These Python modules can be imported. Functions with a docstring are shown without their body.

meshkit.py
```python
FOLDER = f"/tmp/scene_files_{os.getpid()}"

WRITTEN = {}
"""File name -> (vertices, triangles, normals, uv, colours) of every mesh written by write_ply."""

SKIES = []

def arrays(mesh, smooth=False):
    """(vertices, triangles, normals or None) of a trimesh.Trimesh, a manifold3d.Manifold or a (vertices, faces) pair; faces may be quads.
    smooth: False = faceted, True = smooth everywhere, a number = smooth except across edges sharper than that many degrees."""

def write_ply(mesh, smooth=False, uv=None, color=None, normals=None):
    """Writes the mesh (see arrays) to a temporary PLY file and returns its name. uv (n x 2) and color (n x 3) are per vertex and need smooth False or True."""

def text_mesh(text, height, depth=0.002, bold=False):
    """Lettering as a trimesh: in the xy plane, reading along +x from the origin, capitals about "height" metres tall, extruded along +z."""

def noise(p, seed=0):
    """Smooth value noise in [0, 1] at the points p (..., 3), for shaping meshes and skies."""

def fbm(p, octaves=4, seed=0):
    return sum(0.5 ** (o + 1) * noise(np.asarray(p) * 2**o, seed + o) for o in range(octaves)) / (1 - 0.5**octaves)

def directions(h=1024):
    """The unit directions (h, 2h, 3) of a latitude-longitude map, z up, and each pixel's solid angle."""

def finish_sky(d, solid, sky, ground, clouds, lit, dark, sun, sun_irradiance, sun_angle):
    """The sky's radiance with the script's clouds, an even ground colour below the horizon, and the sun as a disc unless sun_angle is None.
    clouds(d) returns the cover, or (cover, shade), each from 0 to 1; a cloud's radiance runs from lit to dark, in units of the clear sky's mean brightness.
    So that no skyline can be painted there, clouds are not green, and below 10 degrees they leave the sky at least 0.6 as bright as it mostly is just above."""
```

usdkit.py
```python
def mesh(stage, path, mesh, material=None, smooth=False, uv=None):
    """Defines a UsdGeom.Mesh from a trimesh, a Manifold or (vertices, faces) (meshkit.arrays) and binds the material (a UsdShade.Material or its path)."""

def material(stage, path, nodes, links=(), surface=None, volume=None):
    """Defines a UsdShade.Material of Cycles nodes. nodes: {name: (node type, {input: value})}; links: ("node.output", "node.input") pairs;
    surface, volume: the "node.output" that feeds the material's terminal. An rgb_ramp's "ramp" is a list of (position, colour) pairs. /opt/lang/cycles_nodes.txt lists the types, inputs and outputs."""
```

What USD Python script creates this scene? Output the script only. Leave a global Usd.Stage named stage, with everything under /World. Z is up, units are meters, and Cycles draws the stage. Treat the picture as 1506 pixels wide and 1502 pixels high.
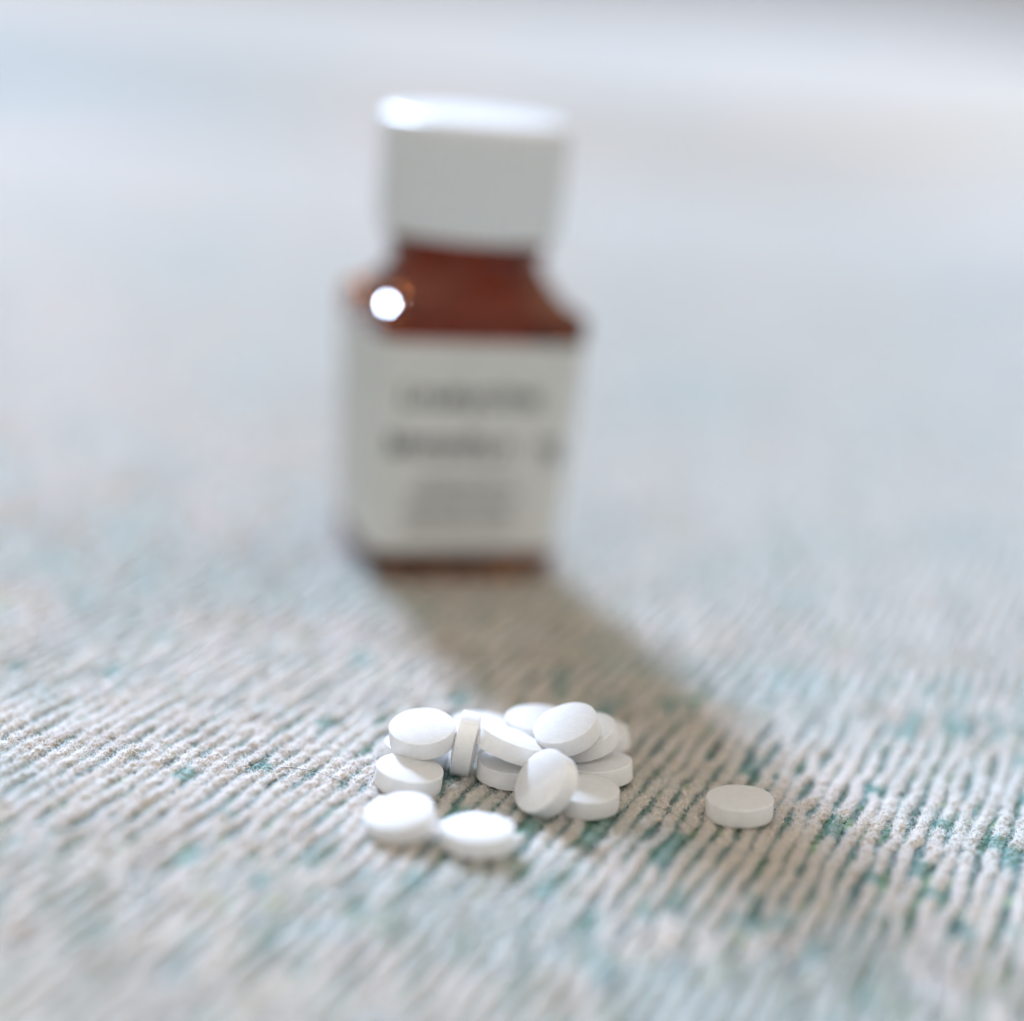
import math
import numpy as np
import trimesh
import manifold3d as m3
import usdkit
import meshkit
from scipy.spatial import cKDTree
from pxr import Usd, UsdGeom, UsdLux, UsdShade, Sdf, Gf, Vt

stage = Usd.Stage.CreateInMemory()
UsdGeom.SetStageUpAxis(stage, "Z")
UsdGeom.SetStageMetersPerUnit(stage, 1.0)
UsdGeom.Xform.Define(stage, "/World")
UsdGeom.Scope.Define(stage, "/World/Looks")
T = Sdf.ValueTypeNames

# ------------------------------------------------------------------ camera
EYE = np.array([0.0, 0.0, 0.096])           # 96 mm above the rug
PITCH = 14.8905                             # degrees below the horizon
ROLL = 5.2                                  # degrees, the picture leans clockwise
FPX, WPX = 3050.0, 1506.0                   # focal length and width in photograph pixels
FOCUS = 0.2478                              # metres along the view axis
EXPOSURE = 0.14
cam = UsdGeom.Camera.Define(stage, "/World/camera")
cam.CreateHorizontalApertureAttr(36.0)
cam.CreateFocalLengthAttr(36.0 * FPX / WPX)
cam.CreateFStopAttr(4.2)
cam.CreateFocusDistanceAttr(FOCUS)
cam.CreateClippingRangeAttr(Gf.Vec2f(0.01, 1000.0))
cam.CreateExposureAttr(EXPOSURE)
p_, a_ = math.radians(PITCH), math.radians(ROLL)
FW = np.array([0, math.cos(p_), -math.sin(p_)])
r_ = np.array([1.0, 0, 0]); u_ = np.cross(r_, FW)
RT = r_ * math.cos(a_) + u_ * math.sin(a_)
UP = -r_ * math.sin(a_) + u_ * math.cos(a_)
M = np.eye(4); M[0, :3], M[1, :3], M[2, :3], M[3, :3] = RT, UP, -FW, EYE
cam.AddTransformOp().Set(Gf.Matrix4d(M.tolist()))

# ------------------------------------------------------------------ light: cool window light from behind left, warm room
AMB_SIDE, AMB_TOP = (0.25, 0.245, 0.235), (0.665, 0.615, 0.55)
KEY_COLOR, KEY = (0.78, 0.97, 1.32), 1.5
KEY_AZ, KEY_EL, KEY_ANGLE = -21.0, 29.0, 9.0
room_light = usdkit.material(stage, "/World/Looks/room_light",
    {"tc": ("texture_coordinate", {}), "sep": ("separate_xyz", {}),
     "r": ("rgb_ramp", {"ramp": [(0.0, AMB_SIDE), (0.25, AMB_SIDE), (0.9, AMB_TOP), (1.0, AMB_TOP)]}),
     "bg": ("background_shader", {"strength": 1.0})},
    [("tc.generated", "sep.vector"), ("sep.z", "r.fac"), ("r.color", "bg.color")], surface="bg.background")
dome = UsdLux.DomeLight.Define(stage, "/World/room_ambience")
UsdShade.MaterialBindingAPI.Apply(dome.GetPrim()).Bind(room_light)
key = UsdLux.DistantLight.Define(stage, "/World/window_light")
key.CreateNormalizeAttr(True)
key.CreateIntensityAttr(KEY)
key.CreateColorAttr(Gf.Vec3f(*KEY_COLOR))
key.CreateAngleAttr(KEY_ANGLE)
az, el = math.radians(KEY_AZ), math.radians(KEY_EL)
zl = np.array([math.sin(az) * math.cos(el), math.cos(az) * math.cos(el), math.sin(el)])
xl = np.cross([0, 0, 1.0], zl); xl /= np.linalg.norm(xl); yl = np.cross(zl, xl)
ML = np.eye(4); ML[0, :3], ML[1, :3], ML[2, :3] = xl, yl, zl
key.AddTransformOp().Set(Gf.Matrix4d(ML.tolist()))

# ------------------------------------------------------------------ helpers
_used = {}
def numbered(parent, name):
    k = _used.get((parent, name), 0); _used[(parent, name)] = k + 1
    return f"{parent}/{name}" + (f"_{k:03d}" if k else "")

def tag(prim, **kw):
    for k, v in kw.items():
        prim.SetCustomDataByKey(k, v)
    return prim

def obj(name, mesh, mat, parent="/World", smooth=40, tint=None):
    path = numbered(parent, name)
    m = usdkit.mesh(stage, path, mesh, mat, smooth=smooth)
    if tint is not None:
        UsdGeom.PrimvarsAPI(m).CreatePrimvar("tint", T.Color3fArray, "vertex").Set(Vt.Vec3fArray.FromNumpy(np.asarray(tint, np.float32)))
    return m.GetPrim()

def thing(name, loc=None):
    path = numbered("/World", name)
    x = UsdGeom.Xform.Define(stage, path)
    if loc is not None:
        x.AddTranslateOp().Set(Gf.Vec3d(*map(float, loc)))
    return x.GetPrim()

def ray(px, py):
    return FW + RT * (px - 753.0) / FPX - UP * (py - 751.0) / FPX

def at(px, py, z):
    d = ray(px, py)
    return EYE + d * ((z - EYE[2]) / d[2])

# ------------------------------------------------------------------ materials
L = "/World/Looks/"
def yarn(name, rough=0.68, sheen=1.0, bump=0.00012, scale=2600, deep=0.6):
    return usdkit.material(stage, L + name, {
        "a": ("attribute", {"attribute": "tint"}),
        "g": ("geometry", {}),
        "n": ("noise_texture", {"scale": scale, "detail": 4, "roughness": 0.65}),
        "m": ("map_range", {"from_min": 0.3, "from_max": 0.7, "to_min": 0.84, "to_max": 1.12, "clamp": True}),
        "s": ("vector_math", {"math_type": "scale"}),
        "b": ("bump", {"strength": 0.7, "distance": bump}),
        "p": ("principled_bsdf", {"roughness": rough, "specular_ior_level": 0.8, **({"subsurface_weight": deep, "subsurface_method": "burley", "subsurface_scale": 0.0006, "subsurface_radius": (1.0, 0.95, 0.9)} if deep else {}), "sheen_weight": sheen, "sheen_roughness": 0.4, "sheen_tint": (1, 1, 1)}),
    }, [("g.position", "n.vector"), ("n.fac", "m.value"), ("a.vector", "s.vector1"), ("m.result", "s.scale"), ("s.vector", "p.base_color"),
        ("n.fac", "b.height"), ("b.normal", "p.normal"), ], surface="p.BSDF")
YARN = yarn("cream_yarn")
YARN_LOW = yarn("groove_yarn", sheen=0.3, deep=0)

def fibre(name, col):
    return usdkit.material(stage, L + name, {
        "d": ("principled_bsdf", {"base_color": col, "roughness": 0.8, "specular_ior_level": 0.2}),
        "t": ("translucent_bsdf", {"color": col}),
        "m": ("mix_closure", {"fac": 0.6})}, [("d.BSDF", "m.closure1"), ("t.BSDF", "m.closure2")], surface="m.closure")
FUZZ_CREAM = fibre("cream_fuzz", (0.90, 0.87, 0.84))
FUZZ_TEAL = fibre("teal_fuzz", (0.20, 0.42, 0.38))
HAIR_DARK = fibre("dark_hair", (0.05, 0.035, 0.03))
HAIR_WHITE = fibre("white_fibre", (0.85, 0.83, 0.8))

FAR_RUG = usdkit.material(stage, L + "far_rug", {
    "g": ("geometry", {}),
    "n2": ("noise_texture", {"scale": 3.0, "detail": 2}), "off": ("vector_math", {"math_type": "scale", "scale": 0.5}), "pp": ("vector_math", {"math_type": "add"}),
    "d1": ("vector_math", {"math_type": "distance", "vector2": (-0.28, 1.62, 0.25)}), "k1": ("map_range", {"range_type": "smoothstep", "from_min": 0.50, "from_max": 0.12, "to_min": 0.0, "to_max": 0.85, "clamp": True}),
    "m1": ("mix_color", {"b": (0.22, 0.33, 0.37)}),
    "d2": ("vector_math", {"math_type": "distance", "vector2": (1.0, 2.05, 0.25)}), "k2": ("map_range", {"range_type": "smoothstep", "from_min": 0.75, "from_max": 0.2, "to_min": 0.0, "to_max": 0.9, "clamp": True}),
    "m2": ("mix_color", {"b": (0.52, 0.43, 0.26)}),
    "map": ("mapping", {"scale": (1, 0.45, 1), "rotation": (0, 0, math.radians(18.7))}),
    "n": ("noise_texture", {"scale": 6.0, "detail": 5, "roughness": 0.6}),
    "r": ("rgb_ramp", {"ramp": [(0.32, (0.25, 0.29, 0.27)), (0.45, (0.35, 0.335, 0.28)), (0.56, (0.41, 0.355, 0.29)), (0.75, (0.44, 0.38, 0.31))]}),
    "p": ("principled_bsdf", {"roughness": 0.65, "specular_ior_level": 0.6, "subsurface_weight": 0.6, "subsurface_method": "burley", "subsurface_scale": 0.0006, "subsurface_radius": (1.0, 0.95, 0.9), "sheen_weight": 0.45, "sheen_roughness": 0.4}),
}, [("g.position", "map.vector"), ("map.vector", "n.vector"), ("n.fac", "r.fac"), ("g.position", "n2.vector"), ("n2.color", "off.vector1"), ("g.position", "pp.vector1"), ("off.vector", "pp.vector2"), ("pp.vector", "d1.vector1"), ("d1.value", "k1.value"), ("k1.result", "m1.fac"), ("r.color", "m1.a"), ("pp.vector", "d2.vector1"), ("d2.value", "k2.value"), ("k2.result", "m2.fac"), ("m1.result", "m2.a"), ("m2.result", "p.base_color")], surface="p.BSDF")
BACKING = usdkit.material(stage, L + "rug_backing", {
    "g": ("geometry", {}), "n": ("noise_texture", {"scale": 900, "detail": 3}),
    "r": ("rgb_ramp", {"ramp": [(0.35, (0.05, 0.07, 0.07)), (0.65, (0.16, 0.17, 0.15))]}),
    "p": ("principled_bsdf", {"roughness": 1.0, "specular_ior_level": 0.1})},
    [("g.position", "n.vector"), ("n.fac", "r.fac"), ("r.color", "p.base_color")], surface="p.BSDF")
FLOOR = usdkit.material(stage, L + "dark_floor", {
    "g": ("geometry", {}), "n": ("noise_texture", {"scale": 3, "detail": 4}),
    "r": ("rgb_ramp", {"ramp": [(0.3, (0.10, 0.10, 0.12)), (0.7, (0.16, 0.16, 0.19))]}),
    "p": ("principled_bsdf", {"roughness": 0.6})},
    [("g.position", "n.vector"), ("n.fac", "r.fac"), ("r.color", "p.base_color")], surface="p.BSDF")
WALL = usdkit.material(stage, L + "grey_wall", {
    "g": ("geometry", {}), "n": ("noise_texture", {"scale": 2, "detail": 3}),
    "r": ("rgb_ramp", {"ramp": [(0.3, (0.72, 0.76, 0.82)), (0.7, (0.78, 0.82, 0.86))]}),
    "p": ("principled_bsdf", {"roughness": 0.9})},
    [("g.position", "n.vector"), ("n.fac", "r.fac"), ("r.color", "p.base_color")], surface="p.BSDF")

PILL = usdkit.material(stage, L + "white_tablet", {
    "tc": ("texture_coordinate", {}),
    "o": ("object_info", {}),
    "off": ("vector_math", {"math_type": "multiply_add", "vector2": (1, 1, 1)}),
    "n": ("noise_texture", {"scale": 4200, "detail": 3, "roughness": 0.6}),
    "n2": ("noise_texture", {"scale": 900, "detail": 3}),
    "b": ("bump", {"strength": 0.7, "distance": 0.00007}),
    "r": ("rgb_ramp", {"ramp": [(0.3, (0.78, 0.775, 0.765)), (0.7, (0.83, 0.826, 0.818))]}),
    "p": ("principled_bsdf", {"roughness": 0.65, "specular_ior_level": 0.1, "subsurface_weight": 0.25, "subsurface_scale": 0.0006, "subsurface_radius": (1.0, 0.9, 0.8)}),
}, [("tc.object", "n.vector"), ("tc.object", "n2.vector"), ("n2.fac", "r.fac"), ("r.color", "p.base_color"), ("n.fac", "b.height"), ("b.normal", "p.normal")], surface="p.BSDF")

AMBER = usdkit.material(stage, L + "amber_glass", {
    "p": ("principled_bsdf", {"base_color": (0.45, 0.135, 0.028), "roughness": 0.03, "ior": 1.5, "transmission_weight": 1.0}),
    "g": ("geometry", {}), "n": ("noise_texture", {"scale": 380, "detail": 1}), "b": ("bump", {"strength": 0.8, "distance": 0.0004})},
    [("g.position", "n.vector"), ("n.fac", "b.height"), ("b.normal", "p.normal")], surface="p.BSDF")
CAP = usdkit.material(stage, L + "white_plastic", {
    "g": ("geometry", {}), "n": ("noise_texture", {"scale": 1500, "detail": 3}),
    "b": ("bump", {"strength": 0.15, "distance": 0.00005}),
    "p": ("principled_bsdf", {"base_color": (0.84, 0.845, 0.86), "roughness": 0.38, "subsurface_weight": 0.15, "subsurface_scale": 0.0008})},
    [("g.position", "n.vector"), ("n.fac", "b.height"), ("b.normal", "p.normal")], surface="p.BSDF")
PAPER = usdkit.material(stage, L + "label_paper", {
    "g": ("geometry", {}), "n": ("noise_texture", {"scale": 260, "detail": 4}),
    "r": ("rgb_ramp", {"ramp": [(0.3, (0.74, 0.74, 0.70)), (0.7, (0.80, 0.80, 0.77))]}),
    "p": ("principled_bsdf", {"roughness": 0.7, "specular_ior_level": 0.3})},
    [("g.position", "n.vector"), ("n.fac", "r.fac"), ("r.color", "p.base_color")], surface="p.BSDF")
INK = usdkit.material(stage, L + "black_ink", {"p": ("principled_bsdf", {"base_color": (0.03, 0.03, 0.035), "roughness": 0.6})}, surface="p.BSDF")
INK_GREY = usdkit.material(stage, L + "grey_ink", {"p": ("principled_bsdf", {"base_color": (0.10, 0.11, 0.11), "roughness": 0.6})}, surface="p.BSDF")
LINER = usdkit.material(stage, L + "liner", {"p": ("principled_bsdf", {"base_color": (0.55, 0.54, 0.5), "roughness": 0.6})}, surface="p.BSDF")

# ------------------------------------------------------------------ the setting: floor, wall, rug
def sheet(x0, x1, y0, y1, z, thick, mat, name, parent="/World"):
    b = trimesh.creation.box([x1 - x0, y1 - y0, thick])
    b.apply_translation([(x0 + x1) / 2, (y0 + y1) / 2, z - thick / 2])
    return obj(name, b, mat, parent, smooth=False)

tag(sheet(-9, 9, -2, 12.0, -0.0062, 0.05, FLOOR, "floor"), label="dark floor beyond the edge of the pale rug", category="floor", kind="structure")
wall = trimesh.creation.box([18, 0.15, 2.6]); wall.apply_translation([0, 12.08, 1.25])
tag(obj("wall", wall, WALL, smooth=False), label="pale blue grey wall far behind the rug", category="wall", kind="structure")

DARK_SHAPE = usdkit.material(stage, L + "dark_blue_grey", {
    "g": ("geometry", {}), "n": ("noise_texture", {"scale": 4, "detail": 3}),
    "r": ("rgb_ramp", {"ramp": [(0.3, (0.10, 0.11, 0.15)), (0.7, (0.15, 0.17, 0.22))]}),
    "p": ("principled_bsdf", {"roughness": 0.9})},
    [("g.position", "n.vector"), ("n.fac", "r.fac"), ("r.color", "p.base_color")], surface="p.BSDF")
def pleated_sheet(x0, x1, y, z0, z1):
    xs = np.linspace(x0, x1, 260)
    ph = 0.05 * np.sin(xs * 2 * math.pi / 0.23 + 0.8 * np.sin(xs * 1.7)) 
    v = np.concatenate([np.c_[xs, y + ph, np.full(len(xs), z0)], np.c_[xs, y + ph * 0.8, np.full(len(xs), z1)], np.c_[xs, y + 0.02 + ph, np.full(len(xs), z0)], np.c_[xs, y + 0.02 + ph * 0.8, np.full(len(xs), z1)]])
    n = len(xs); i = np.arange(n - 1)
    f = [np.c_[i, i + 1, i + n + 1], np.c_[i, i + n + 1, i + n], np.c_[i + 2 * n, i + 3 * n + 1, i + 2 * n + 1], np.c_[i + 2 * n, i + 3 * n, i + 3 * n + 1],
         np.c_[i + n, i + n + 1, i + 3 * n + 1], np.c_[i + n, i + 3 * n + 1, i + 3 * n], np.c_[i, i + 2 * n + 1, i + 1], np.c_[i, i + 2 * n, i + 2 * n + 1]]
    return v, np.vstack(f)
tag(obj("curtain", pleated_sheet(3.1, 7.6, 11.75, 0.004, 2.4), DARK_SHAPE), label="unidentified dark blue grey shape hung in folds, a blur at the top right corner", category="curtain")  # dark blur of unknown kind, built as a pleated hanging sheet

rug = thing("rug")
tag(rug, label="pale ribbed rug of cream and teal yarn under the tablets and bottle", category="rug", kind="structure")
RUG = str(rug.GetPath())
ROW_END = 0.95
AX = math.radians(18.7)
UU = np.array([math.sin(AX), math.cos(AX), 0.0])      # along the rows
VV = np.array([math.cos(AX), -math.sin(AX), 0.0])     # across the rows
PITCH_ROW = 0.00226
sheet(-4.5, 4.5, -0.6, 11.9, -0.0012, 0.004, BACKING, "backing", RUG)
# the far part of the pile, too distant to tell its rows apart: one corrugated sheet
def far_pile():
    n_rows = int(11.0 / 0.0040)
    prof = [(0.0, -0.0007), (0.0005, -0.0002), (0.0013, 0.00025), (0.0021, -0.0002), (0.0026, -0.0007)]
    v_at = np.array([r * 0.0040 + a for r in range(n_rows) for a, _ in prof]) - 8.0
    z_at = np.array([z for r in range(n_rows) for _, z in prof])
    # every line is cut to the rug's rectangle
    lo = np.full(len(v_at), -1e9); hi = np.full(len(v_at), 1e9)
    for axis, a, b in ((0, -4.5, 4.5), (1, 0.80, 11.9)):
        t0 = (a - VV[axis] * v_at) / UU[axis]; t1 = (b - VV[axis] * v_at) / UU[axis]
        lo = np.maximum(lo, t0); hi = np.minimum(hi, t1)
    keep = hi > lo + 0.02
    v_at, z_at, lo, hi = v_at[keep], z_at[keep], lo[keep], hi[keep]
    q = np.linspace(0, 1, 7) ** 2
    S = lo[:, None] + (hi - lo)[:, None] * q
    P = UU * S[..., None] + VV * v_at[:, None, None]
    P[..., 2] = z_at[:, None]
    n, m = S.shape
    i = np.arange(n - 1)[:, None] * m + np.arange(m - 1)
    f = np.concatenate([np.stack([i, i + m, i + 1], -1).reshape(-1, 3), np.stack([i + 1, i + m, i + m + 1], -1).reshape(-1, 3)])
    f = f[:, ::-1]
    return P.reshape(-1, 3), f
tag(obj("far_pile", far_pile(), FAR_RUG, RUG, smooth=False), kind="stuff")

def fb(x, y, scale, seed, octaves=3):
    return meshkit.fbm(np.stack([np.asarray(x) / scale, np.asarray(y) / scale, np.full(np.shape(x), 0.37 + seed)], -1), octaves, seed)

def step01(x, a, b):
    t = np.clip((x - a) / (b - a), 0, 1); return t * t * (3 - 2 * t)

CREAM = np.array([0.46, 0.40, 0.335]); CREAM2 = np.array([0.38, 0.31, 0.235]); PINK = np.array([0.47, 0.40, 0.36]); GREY = np.array([0.27, 0.32, 0.29])
TEAL = np.array([0.045, 0.15, 0.13]); GREEN = np.array([0.045, 0.15, 0.075]); BLUE = np.array([0.10, 0.19, 0.19]); LIME = np.array([0.19, 0.34, 0.08]); PLUM = np.array([0.16, 0.11, 0.13]); OLIVE = np.array([0.22, 0.2, 0.10])

def groove_tint(x, y, row):
    """colour of the low yarn, and how far it is cream (1) rather than dyed (0)"""
    n1 = fb(x, y, 0.006, 11 + row % 7, 2); n2 = fb(x, y, 0.010, 23, 2); n3 = fb(x, y, 0.0035, 31, 2); big = fb(x, y, 0.05, 41, 2)
    c = TEAL * 0.9 + (BLUE - TEAL) * step01(n2, 0.50, 0.62)[:, None]
    c = c + (GREEN - c) * step01(n1, 0.50, 0.60)[:, None]
    c = c + (LIME - c) * (0.9 * step01(n3, 0.65, 0.73))[:, None]
    c = c + (PLUM - c) * (0.9 * step01(n3, 0.30, 0.22))[:, None]
    seg = fb(x * 0 + row * 3.7 * 0.01, (x * UU[0] + y * UU[1]), 0.0055, 53 + row, 2)
    w = step01(seg + 0.35 * (big - 0.5), 0.66, 0.74)
    c = c + (CREAM2 * 0.92 - c) * w[:, None]
    return c, w

def ridge_tint(x, y, row):
    n1 = fb(x, y, 0.009, 61, 3); n2 = fb(x, y, 0.004, 71, 2); big = fb(x, y, 0.06, 41, 2); wide = fb(x, y, 0.16, 43, 2)
    c = CREAM + (CREAM2 - CREAM) * step01(n1, 0.45, 0.65)[:, None] + (PINK - CREAM) * (0.6 * step01(n2, 0.5, 0.65))[:, None]
    mot = fb(x, y, 0.020, 91, 3)
    c = c + (GREY - c) * (0.6 * step01(mot, 0.50, 0.62))[:, None]
    seg = fb(x * 0 + row * 0.031, (x * UU[0] + y * UU[1]), 0.007, 83 + row, 2)
    w = step01(seg + 0.30 * (0.5 - big) + 0.2 * (0.5 - wide), 0.60, 0.70)
    dyed = TEAL * 1.5 + (BLUE - TEAL) * step01(n1, 0.42, 0.58)[:, None]
    c = c + (dyed - c) * (0.65 * w)[:, None]
    return c, w

rng = np.random.default_rng(5)
A_LENS = 0.0175
def blur_at(d):
    return np.abs(A_LENS * (d - FOCUS) / d)

fuzz = {0: [], 1: []}
def row_mesh(row, kind):
    """one row of yarn as a rounded, knobbly cord; kind 0 = high cream row, 1 = low row in the groove"""
    v0 = (row + 0.5 * kind) * PITCH_ROW
    # length of this row inside the widened view wedge
    s = np.linspace(0.10, ROW_END, 1700)
    x, y = UU[0] * s + VV[0] * v0, UU[1] * s + VV[1] * v0
    d = y * FW[1] + 0.096 * math.sin(p_)
    ok = (np.abs(x) < 0.285 * y + 0.022) & (y > 0.148)
    if ok.sum() < 12:
        return None
    s0, s1 = s[ok][0], s[ok][-1]
    # along-row stations, dense where the picture is sharp
    ss, t = [], s0
    while t < s1:
        ss.append(t)
        yy = UU[1] * t + VV[1] * v0
        t += float(np.clip(blur_at(yy * FW[1] + 0.0247) * 0.16, 0.00013 if kind == 0 else 0.00018, 0.0016))
    ss = np.array(ss)
    if len(ss) < 6:
        return None
    near = np.min(blur_at((UU[1] * ss + VV[1] * v0) * FW[1] + 0.0247)) < 0.0030
    na = (20 if kind == 0 else 12) if near else 9
    th = np.linspace(math.radians(-28), math.radians(208), na)
    n = len(ss)
    wob = (meshkit.fbm(np.stack([ss / 0.006, np.full(n, row * 1.7 + kind * 0.5), np.zeros(n)], -1), 3, 3) - 0.5)
    hgt = (meshkit.fbm(np.stack([ss / 0.0045, np.full(n, row * 2.3 + kind * 0.7), np.ones(n)], -1), 3, 9) - 0.5)
    x, y = UU[0] * ss + VV[0] * v0, UU[1] * ss + VV[1] * v0
    tint, w = (ridge_tint if kind == 0 else groove_tint)(x, y, row)
    if kind == 0:
        hw = 0.00074 * (1 + 0.55 * hgt) ; hh = 0.00066 * (1 + 0.8 * hgt) * (1 - 0.28 * w); zc = np.full(n, -0.00042)
    else:
        hw = 0.00062 * (1 + 0.5 * hgt) + 0.00008 * w; hh = 0.00064 * (1 + 0.6 * hgt) + 0.00030 * w; zc = np.full(n, -0.00085)
    S, TH = np.meshgrid(ss, th, indexing="ij")
    # knobs: little tufts scattered over the cord
    sp = 0.00068 if kind == 0 else 0.00062
    m = int((s1 - s0) / sp * 3.2) + 4
    ks = rng.uniform(s0, s1, m); kt = rng.uniform(math.radians(-30), math.radians(210), m)
    tree = cKDTree(np.c_[ks, kt * 0.00082])
    dist, idx = tree.query(np.c_[S.ravel(), TH.ravel() * 0.00082])
    rad = 0.00049
    kn = np.sqrt(np.clip(1 - (dist / rad) ** 2, 0, 1)).reshape(S.shape)
    kval = rng.uniform(-1, 1, m)[idx].reshape(S.shape)
    P = np.stack([S / 0.00034, TH * 2.6, np.full(S.shape, row * 1.31)], -1)
    fine = meshkit.fbm(P, 3, 17 + kind) - 0.5
    amp = 0.00032 if kind == 0 else 0.00024
    q = amp * (kn - 0.55) * (0.85 + 0.85 * kval) + (0.00042 if kind == 0 else 0.0003) * fine
    C, Sn = np.cos(TH), np.sin(TH)
    off = (hw[:, None] + q) * C + (wob * 0.0017)[:, None]
    zz = zc[:, None] + (hh[:, None] + q) * Sn
    pts = UU * S[..., None] + VV * (v0 + off)[..., None]
    pts[..., 2] = zz
    col = tint[:, None, :] * (1 + 0.13 * kval + 0.22 * fine)[..., None]
    i = np.arange(n - 1)[:, None] * na + np.arange(na - 1)[None]
    f = np.concatenate([np.stack([i, i + 1, i + na], -1).reshape(-1, 3), np.stack([i + 1, i + na + 1, i + na], -1).reshape(-1, 3)])
    pts = pts.reshape(-1, 3)
    # fuzz where the picture is sharp
    b = blur_at(pts[:, 1] * FW[1] - (pts[:, 2] - 0.096) * math.sin(p_))
    cand = np.nonzero((b < 0.0028) & (TH.ravel() > 0.1) & (TH.ravel() < 3.0) & (pts[:, 1] > 0.19))[0]
    if len(cand):
        pick = rng.choice(cand, int(len(cand) * (0.6 if kind == 0 else 0.45)), replace=False)
        nrm = VV * C.ravel()[pick, None] + np.array([0, 0, 1.0]) * Sn.ravel()[pick, None]
        dye = np.repeat(w if kind == 0 else 1 - w, na)[pick] > 0.5
        for k in (0, 1):
            fuzz[k].append((pts[pick][dye == bool(k)], nrm[dye == bool(k)]))
    return pts, f, np.clip(col.reshape(-1, 3), 0.005, 0.9)

for kind, name, mat in ((0, "yarn_row", YARN), (1, "groove_yarn", YARN_LOW)):
    for row in range(-262, 70):
        made = row_mesh(row, kind)
        if made is not None:
            pts, f, col = made
            obj(name, (pts, f), mat, RUG, smooth=True, tint=col)

def curves(name, pts, width, mat, parent):
    """pts: (n, k, 3) strands"""
    path = numbered(parent, name)
    c = UsdGeom.BasisCurves.Define(stage, path)
    n, k = pts.shape[:2]
    c.CreateTypeAttr("linear")
    c.CreateCurveVertexCountsAttr(Vt.IntArray.FromNumpy(np.full(n, k, np.int32)))
    c.CreatePointsAttr(Vt.Vec3fArray.FromNumpy(pts.reshape(-1, 3).astype(np.float32)))
    w = np.tile(np.linspace(1, 0.35, k), n) * width
    c.CreateWidthsAttr(Vt.FloatArray.FromNumpy(w.astype(np.float32))); c.SetWidthsInterpolation("vertex")
    UsdShade.MaterialBindingAPI.Apply(c.GetPrim()).Bind(mat)
    return c.GetPrim()

for k, name, mat in ((0, "cream_fuzz", FUZZ_CREAM), (1, "teal_fuzz", FUZZ_TEAL)):
    p0 = np.concatenate([a for a, _ in fuzz[k]]); nn = np.concatenate([b for _, b in fuzz[k]])
    cap = 220000 if k == 0 else 80000
    if len(p0) > cap:
        sel = rng.choice(len(p0), cap, replace=False); p0, nn = p0[sel], nn[sel]
    n = len(p0)
    d1 = nn * 0.7 + rng.normal(0, 0.65, (n, 3)); d1 /= np.linalg.norm(d1, axis=1)[:, None]
    d2 = d1 + rng.normal(0, 0.8, (n, 3)); d2 /= np.linalg.norm(d2, axis=1)[:, None]
    d3 = d2 + rng.normal(0, 0.9, (n, 3)); d3 /= np.linalg.norm(d3, axis=1)[:, None]
    ln = rng.uniform(0.00012, 0.00042, n)[:, None]
    strands = np.stack([p0 - nn * 0.00003, p0 + d1 * ln, p0 + (d1 + d2) * ln, p0 + (d1 + d2 + d3) * ln], 1)
    tag(curves(name, strands, 0.000030, mat, RUG), kind="stuff")

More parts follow.
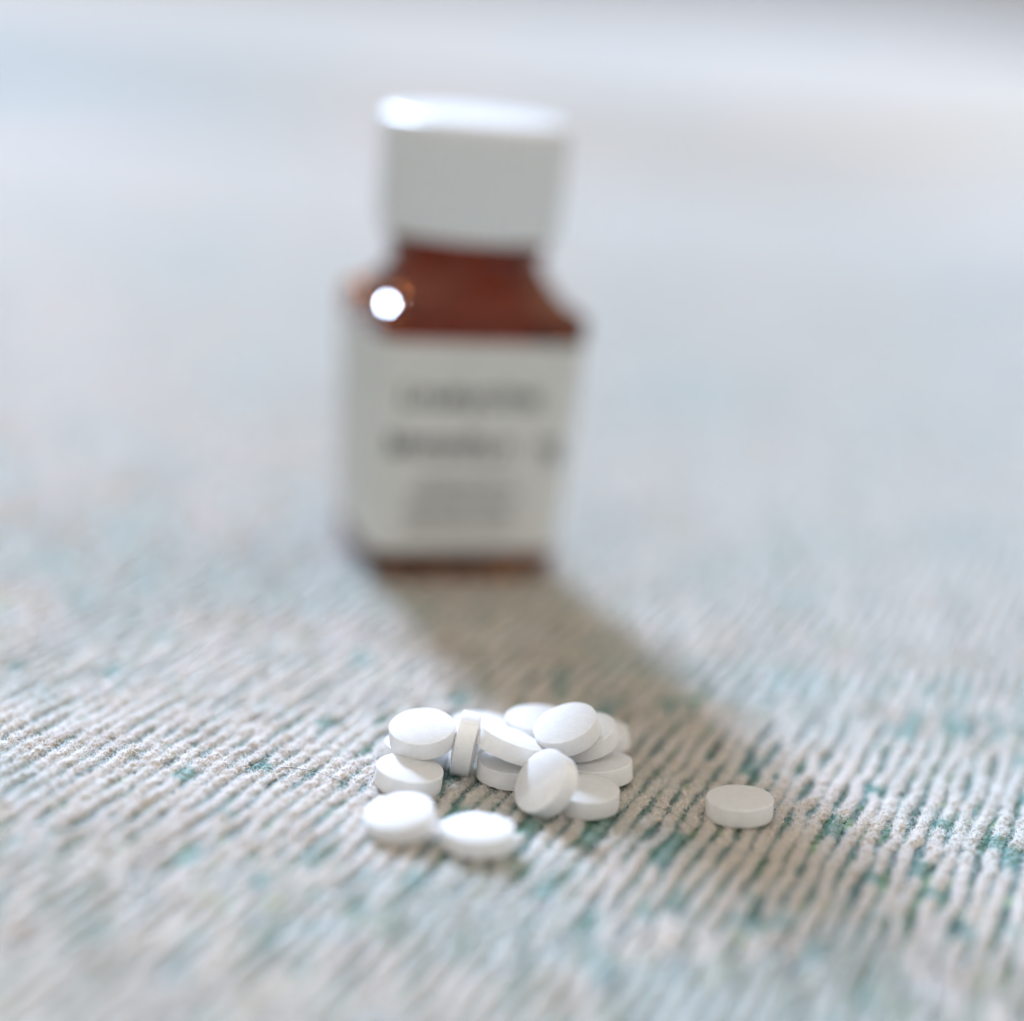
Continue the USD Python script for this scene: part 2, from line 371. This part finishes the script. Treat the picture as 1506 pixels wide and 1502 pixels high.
# ------------------------------------------------------------------ bottle
W2, D2 = 0.0152, 0.0138                         # half width and half depth at the base
TAPER = 0.0017 / 0.042                          # the body widens upwards
def wid(z):
    return TAPER * max(z, 0)
CORNER = 0.0034
NS = 96
def section(hx, hy, r, z):
    """rounded rectangle, NS points"""
    t = np.linspace(0, 2 * math.pi, NS, endpoint=False) + math.pi / NS
    out = []
    for a in t:
        c, s = math.cos(a), math.sin(a)
        sx, sy = (1 if c >= 0 else -1), (1 if s >= 0 else -1)
        # spread the points: corners get their arc, sides the straight part
        q = (a % (math.pi / 2)) / (math.pi / 2)
        if sx * sy < 0:
            q = 1 - q
        # q runs 0 (on the x side) to 1 (on the y side) within the quadrant
        lo, hi = 0.26, 0.74
        if q < lo:
            x, y = hx, (hy - r) * q / lo
        elif q > hi:
            x, y = (hx - r) * (1 - q) / (1 - hi), hy
        else:
            b = (q - lo) / (hi - lo) * math.pi / 2
            x, y = hx - r + r * math.cos(b), hy - r + r * math.sin(b)
        out.append((sx * x, sy * y, z))
    return np.array(out)

def loft(secs, cap0=True, cap1=True, flip=False):
    n = len(secs); v = np.concatenate(secs); f = []
    j = np.arange(NS); k = (j + 1) % NS
    for i in range(n - 1):
        a, b = i * NS, (i + 1) * NS
        f += [np.c_[a + j, a + k, b + k], np.c_[a + j, b + k, b + j]]
    f = np.concatenate(f)
    if cap0:
        v = np.vstack([v, secs[0].mean(0)]); f = np.vstack([f, np.c_[k, j, np.full(NS, len(v) - 1)]])
    if cap1:
        v = np.vstack([v, secs[-1].mean(0)]); o = (n - 1) * NS; f = np.vstack([f, np.c_[o + j, o + k, np.full(NS, len(v) - 1)]])
    return v, (f[:, ::-1] if flip else f)

def bottle_sections(t):
    """t: wall thickness taken off (0 for the outside)"""
    out = []
    for k in range(7):                              # rounded base
        a = k / 6 * math.pi / 2; r = 0.0022
        z = t * 1.5 + r * (1 - math.cos(a)); w = wid(z)
        out.append(section(W2 + w - t - r * (1 - math.sin(a)), D2 + w - t - r * (1 - math.sin(a)), max(CORNER - t * 0.8, 0.0012), z))
    z1 = 0.0432 - t * 0.8; rr0 = 0.0016              # rolled edge of the shoulder
    for z in (0.012, 0.022, 0.032, z1 - rr0):
        out.append(section(W2 + wid(z) - t, D2 + wid(z) - t, max(CORNER - t * 0.8, 0.0012), z))
    NR = 0.0122 - t
    w = wid(z1)
    for k in range(1, 6):
        b = k / 5 * math.radians(68)
        dx = rr0 * (1 - math.cos(b))
        out.append(section(W2 + w - t - dx, D2 + w - t - dx, max(CORNER - t * 0.8 - dx * 0.3, 0.0012), z1 - rr0 + rr0 * math.sin(b)))
    dx -= w
    hx0, hy0, z0 = W2 - t - dx, D2 - t - dx, out[-1][0, 2]
    for k in range(1, 13):                          # then slopes up and sweeps into the neck
        e = k / 12; e = 1 - (1 - e) ** 1.35
        hx, hy = hx0 * (1 - e) + NR * e, hy0 * (1 - e) + NR * e
        rr = CORNER * (1 - e) + min(hx, hy) * e
        out.append(section(hx, hy, min(rr, min(hx, hy) - 1e-5), z0 + 0.0060 * (0.30 * e + 0.70 * e ** 2.0)))
    zt = out[-1][0, 2]
    bead = 0.0 if t else 0.0007                     # the ring of glass under the cap
    for z, e in ((zt + 0.0012, 0), (zt + 0.0020, 0.6), (zt + 0.0026, 1), (zt + 0.0032, 0.6), (zt + 0.0038, 0), (0.0600, 0)):
        out.append(section(NR + bead * e, NR + bead * e, NR + bead * e - 1e-5, z))
    return out

outer = bottle_sections(0.0); inner = bottle_sections(0.0015)
vo, fo = loft(outer, True, False); vi, fi = loft(inner, True, False, flip=True)
no = len(vo); lo_, li_ = (len(outer) - 1) * NS, (len(inner) - 1) * NS
j = np.arange(NS); k = (j + 1) % NS
rim = np.vstack([np.c_[lo_ + j, lo_ + k, no + li_ + k], np.c_[lo_ + j, no + li_ + k, no + li_ + j]])
glass = (np.vstack([vo, vi]), np.vstack([fo, fi + no, rim]))

BX, BY, BYAW = -0.0109, 0.3292, math.radians(19.0)
bottle_x = UsdGeom.Xform.Define(stage, numbered("/World", "medicine_bottle"))
bottle_x.AddTranslateOp().Set(Gf.Vec3d(BX, BY, -0.0001))
bottle_x.AddRotateZOp().Set(math.degrees(BYAW))
bottle = bottle_x.GetPrim()
tag(bottle, label="square amber glass medicine bottle with white cap and printed paper label", category="bottle")
BP = str(bottle.GetPath())
obj("glass_body", glass, AMBER, BP, smooth=35)

# cap: lathe with fine grip ribs
def cap_mesh():
    n = 288
    prof = [(0.0128, 0.0535), (0.0137, 0.0535), (0.01395, 0.0539), (0.0140, 0.0546), (0.0142, 0.0625), (0.01435, 0.0700), (0.01425, 0.0708), (0.0139, 0.0714), (0.0133, 0.0717), (0.0120, 0.0718), (0.006, 0.0719)]
    inn = [(0.0, 0.0702), (0.0126, 0.0700)]
    a = np.linspace(0, 2 * math.pi, n, endpoint=False)
    rings = []
    for r, z in [(q[0] * (1.02 if q[0] > 0.0135 else 1.0), q[1]) for q in prof]:
        rib = 0.00022 * np.cos(a * 48) if 0.0545 <= z <= 0.0701 and r > 0.0138 else 0 * a
        rings.append(np.c_[(r + rib) * np.cos(a), (r + rib) * np.sin(a), np.full(n, z)])
    v = np.concatenate(rings); f = []
    j = np.arange(n); k = (j + 1) % n
    for i in range(len(prof) - 1):
        A, B = i * n, (i + 1) * n
        f += [np.c_[A + j, A + k, B + k], np.c_[A + j, B + k, B + j]]
    v = np.vstack([v, [0, 0, 0.0719]]); f.append(np.c_[(len(prof) - 1) * n + j, (len(prof) - 1) * n + k, np.full(n, len(v) - 1)])
    # inside
    o = len(v)
    v = np.vstack([v, np.c_[0.0128 * np.cos(a), 0.0128 * np.sin(a), np.full(n, 0.0700)], [[0, 0, 0.0702]]])
    f += [np.c_[k, j, o + j], np.c_[k, o + j, o + k], np.c_[o + k, o + j, np.full(n, o + n)]]
    return v, np.vstack(f)
obj("cap", cap_mesh(), CAP, BP, smooth=50)

# label: a sheet of paper 0.15 mm thick round the left, front and right faces
def label_path(off, z):
    hx, hy, r = W2 + wid(z) + off, D2 + wid(z) + off, CORNER + off
    pts = [(-hx, hy - r - 0.0004), (-hx, 0.0), (-hx, -hy + r)]
    pts += [(-hx + r - r * math.cos(b), -hy + r - r * math.sin(b)) for b in np.linspace(0, math.pi / 2, 9)[1:]]
    pts += [(0.0, -hy)]
    pts += [(hx - r + r * math.sin(b), -hy + r - r * math.cos(b)) for b in np.linspace(0, math.pi / 2, 9)]
    pts += [(hx, 0.0), (hx, hy - r - 0.0004)]
    return np.array(pts)
def label_mesh(z0, z1):
    rings = []
    for z in (z0, z1):
        a, b = label_path(0.00006, z), label_path(0.00021, z)
        loop = np.vstack([a, b[::-1]])
        rings.append(np.c_[loop, np.full(len(loop), z)])
    n = len(loop); na = len(a)
    v = np.vstack(rings)
    f = []
    for i in range(n):
        q = (i + 1) % n
        f += [[i, i + n, q + n], [i, q + n, q]]
    for i in range(na - 1):
        p, q, r, s = i, i + 1, n - 2 - i, n - 1 - i
        f += [[p, q, r], [p, r, s], [p + n, r + n, q + n], [p + n, s + n, r + n]]
    m = trimesh.Trimesh(v, np.array(f), process=False); m.fix_normals()
    return m
LZ0, LZ1 = 0.0047, 0.0386
label = obj("label", label_mesh(LZ0, LZ1), PAPER, BP, smooth=25)
LP = str(label.GetPath())

def line(text, h, x0, z, width, mat, bold=False, name="print_line"):
    t = meshkit.text_mesh(text, h, 0.00004, bold)
    e = t.bounds; t.apply_translation([-e[0, 0], 0, 0])
    t.apply_scale([width / (e[1, 0] - e[0, 0]), 1, 1])
    v = np.array(t.vertices)
    zz = z + v[:, 1]
    w = np.c_[x0 + v[:, 0], -(D2 + TAPER * zz + 0.00021) - v[:, 2] - 0.00001, zz]
    m = trimesh.Trimesh(w, t.faces, process=False); m.fix_normals()
    obj(name, m, mat, LP, smooth=False)
line("Lnukycine", 0.0034, -0.0130, 0.0285, 0.0222, INK, True)
line("Mnmpdty,n", 0.0034, -0.0146, 0.0207, 0.0200, INK, True)
line("ng", 0.0033, 0.0098, 0.0206, 0.0036, INK, True)
for i, (tx, x0, wd) in enumerate((("rtnsmouc lern", -0.0092, 0.0150), ("mounes tlconer at", -0.0106, 0.0178), ("onu reclm snoter", -0.0108, 0.0176), ("sten luoc mrun", -0.0104, 0.0168))):
    line(tx, 0.0014, x0, 0.0158 - i * 0.0024, wd, INK_GREY, True, "small_print_line")

# ------------------------------------------------------------------ tablets
TD, TB, TDOME = 0.0080, 0.0022, 0.00045
def tablet_mesh(seed):
    r = TD / 2
    Rr = (r * r + TDOME * TDOME) / (2 * TDOME)
    top = [(r * 0.965 * k / 9, TB / 2 + math.sqrt(Rr * Rr - (r * 0.965 * k / 9) ** 2) - (Rr - TDOME)) for k in range(0, 10)]
    top += [(r * 0.985, TB / 2 + 0.00002), (r, TB / 2 - 0.00005), (r, TB / 2 - 0.0007)]
    prof = [(x, -z) for x, z in top] + [(x, z) for x, z in top[::-1]]
    prof = np.array(prof)
    n = 72
    prof[0, 0] = prof[-1, 0] = 0.0
    a = np.linspace(0, 2 * math.pi, n, endpoint=False)
    v = np.vstack([np.c_[x * np.cos(a), x * np.sin(a), np.full(n, z)] for x, z in prof[1:-1]] + [[[0, 0, prof[0, 1]], [0, 0, prof[-1, 1]]]])
    j = np.arange(n); k = (j + 1) % n; R_ = len(prof) - 2
    f = [q for i in range(R_ - 1) for q in (np.c_[i * n + j, i * n + k, i * n + n + k], np.c_[i * n + j, i * n + n + k, i * n + n + j])]
    f += [np.c_[k, j, np.full(n, R_ * n)], np.c_[(R_ - 1) * n + j, (R_ - 1) * n + k, np.full(n, R_ * n + 1)]]
    m = trimesh.Trimesh(v, np.vstack(f), process=False)
    # pressed powder: slightly uneven rim and faces
    nz = meshkit.fbm(v / 0.0012 + 7.3, 3, 4 + seed) - 0.5
    edge = np.exp(-((np.hypot(np.hypot(v[:, 0], v[:, 1]) - r, np.abs(v[:, 2]) - TB / 2)) / 0.00025) ** 2)
    chip = step01(meshkit.fbm(v / 0.0007, 2, 40 + seed), 0.58, 0.75) * edge
    m.vertices = v * (1 + 0.012 * nz - 0.022 * chip)[:, None]
    return m
VARIANTS = 5
for q in range(VARIANTS):
    stage.CreateClassPrim(f"/World/Looks/tablet_source_{q}")
    usdkit.mesh(stage, f"/World/Looks/tablet_source_{q}/tablet_body", tablet_mesh(q), PILL, smooth=28)

HEAP = "white tablets on the rug"
TABLETS = [  # photograph pixel of the middle, height in mm, lean, direction it faces, label
    (588.5, 1205.5, 1.7, 60, 100, "white tablet lying tilted on the rug at the near left of the heap"),
    (703, 1230.5, 1.5, 66.5, 88, "white tablet lying flat on the rug, nearest of all to the camera"),
    (601.4, 1142, 1.6, 64.5, 82, "white tablet flat on the rug under the raised left tablet of the heap"),
    (621, 1080, 5.0, 56.5, 93, "white tablet raised on two others at the left end of the heap"),
    (685, 1094.7, 3.6, 88, -12, "white tablet standing upright on its edge in the heap"),
    (750, 1096, 4.9, 77, 68, "white tablet sloping down to the right beside the one standing on edge"),
    (749.6, 1132.5, 1.5, 68, 83, "white tablet flat on the rug under the sloping tablet mid heap"),
    (803, 1153.7, 3.6, 50, 149, "white tablet leaning steeply at the front of the heap, face to the left"),
    (861, 1172.4, 1.5, 64, 86, "white tablet flat on the rug that the steeply leaning tablet rests against"),
    (882, 1133.5, 1.5, 71, 93, "white tablet low at the right end of the heap"),
    (834.3, 1074, 6.6, 56, 110, "white tablet on top of the heap with its whole domed face showing"),
    (861, 1085, 4.7, 60, 105, "white tablet half hidden directly behind the topmost tablet"),
    (879, 1089, 1.9, 66, 97, "white tablet at the far right of the heap, mostly hidden and blurred"),
    (711, 1076, 1.5, 70, 84, "white blurred tablet lying behind the one standing on edge"),
    (790, 1067, 4.2, 66, 88, "white blurred tablet at the back of the heap, just left of the topmost one"),
    (613, 1106, 1.5, 68.3, 85, "white tablet almost hidden beneath the raised left tablet"),
    (786, 1099, 1.1, 68.3, 85, "white tablet buried in the middle of the heap behind the sloping one"),
    (1087.7, 1186.4, 1.5, 67, 87, "single white tablet lying alone on the rug right of the heap"),
]
trng = np.random.default_rng(11)
for px, py, z, lean, way, text in TABLETS:
    c = at(px, py, z / 1000)
    vd = c - EYE; vd /= np.linalg.norm(vd)
    r = RT - vd * (RT @ vd); r /= np.linalg.norm(r); u = np.cross(r, vd)
    t, w = math.radians(lean), math.radians(way)
    n = -vd * math.cos(t) + math.sin(t) * (r * math.cos(w) + u * math.sin(w)); n /= np.linalg.norm(n)
    a = np.array([1.0, 0, 0]) if abs(n[0]) < 0.9 else np.array([0, 1.0, 0])
    a = a - n * (a @ n); a /= np.linalg.norm(a); b = np.cross(n, a)
    sp = trng.uniform(0, 2 * math.pi)
    a, b = a * math.cos(sp) + b * math.sin(sp), -a * math.sin(sp) + b * math.cos(sp)
    X = np.eye(4); X[0, :3], X[1, :3], X[2, :3], X[3, :3] = a, b, n, c
    x = UsdGeom.Xform.Define(stage, numbered("/World", "tablet"))
    x.AddTransformOp().Set(Gf.Matrix4d(X.tolist()))
    pr = x.GetPrim()
    pr.GetReferences().AddInternalReference(f"/World/Looks/tablet_source_{TABLETS.index((px, py, z, lean, way, text)) % VARIANTS}"); pr.SetInstanceable(True)
    tag(pr, label=text, category="tablet", group=HEAP)

# ------------------------------------------------------------------ stray hairs on the rug
def hair(points, r, mat, name, **kw):
    """points: (photograph x, y, height mm); smoothed to a thin tube"""
    P = np.array([at(x, y, z / 1000) for x, y, z in points])
    t = np.linspace(0, 1, len(P)); tt = np.linspace(0, 1, 40)
    from scipy.interpolate import CubicSpline
    Q = CubicSpline(t, P)(tt)
    poly = [(r * math.cos(a), r * math.sin(a)) for a in np.linspace(0, 2 * math.pi, 6, endpoint=False)]
    from shapely.geometry import Polygon
    m = trimesh.creation.sweep_polygon(Polygon(poly), Q)
    return tag(obj(name, m, mat, smooth=True), **kw)
hair([(60, 1079, 0.7), (128, 1083, 0.8), (175, 1095, 1.0), (212, 1115, 0.9), (240, 1143, 0.3)], 0.00004, HAIR_WHITE, "stray_fibre", label="long white fibre curving over the rug at the far left", category="fibre")
hair([(181, 1128, 0.4), (200, 1120, 0.9), (218, 1118, 1.0), (217, 1100, 2.0)], 0.00003, HAIR_WHITE, "stray_fibre", label="short pale fibre bent upwards on the left side of the rug", category="fibre")
hair([(412, 1129, 0.4), (450, 1133, 0.8), (490, 1145, 0.9), (530, 1165, 0.8), (560, 1176, 0.2)], 0.000026, HAIR_DARK, "stray_hair", label="thin dark hair on the rug just left of the tablets", category="hair")
hair([(523, 1153, 0.5), (537, 1143, 0.9), (552, 1136, 0.7)], 0.00002, HAIR_DARK, "stray_hair", label="short dark hair beside the lower left tablet", category="hair")
hair([(955, 1184, 0.3), (985, 1195, 0.8), (1005, 1207, 0.8), (1022, 1221, 0.2)], 0.000022, HAIR_DARK, "stray_hair", label="thin dark hair on the rug left of the lone tablet", category="hair")
hair([(1100, 1218, 0.3), (1120, 1221, 0.8), (1140, 1217, 0.8), (1155, 1212, 0.3)], 0.000022, HAIR_WHITE, "stray_fibre", label="pale fibre lying just in front of the lone tablet", category="fibre")
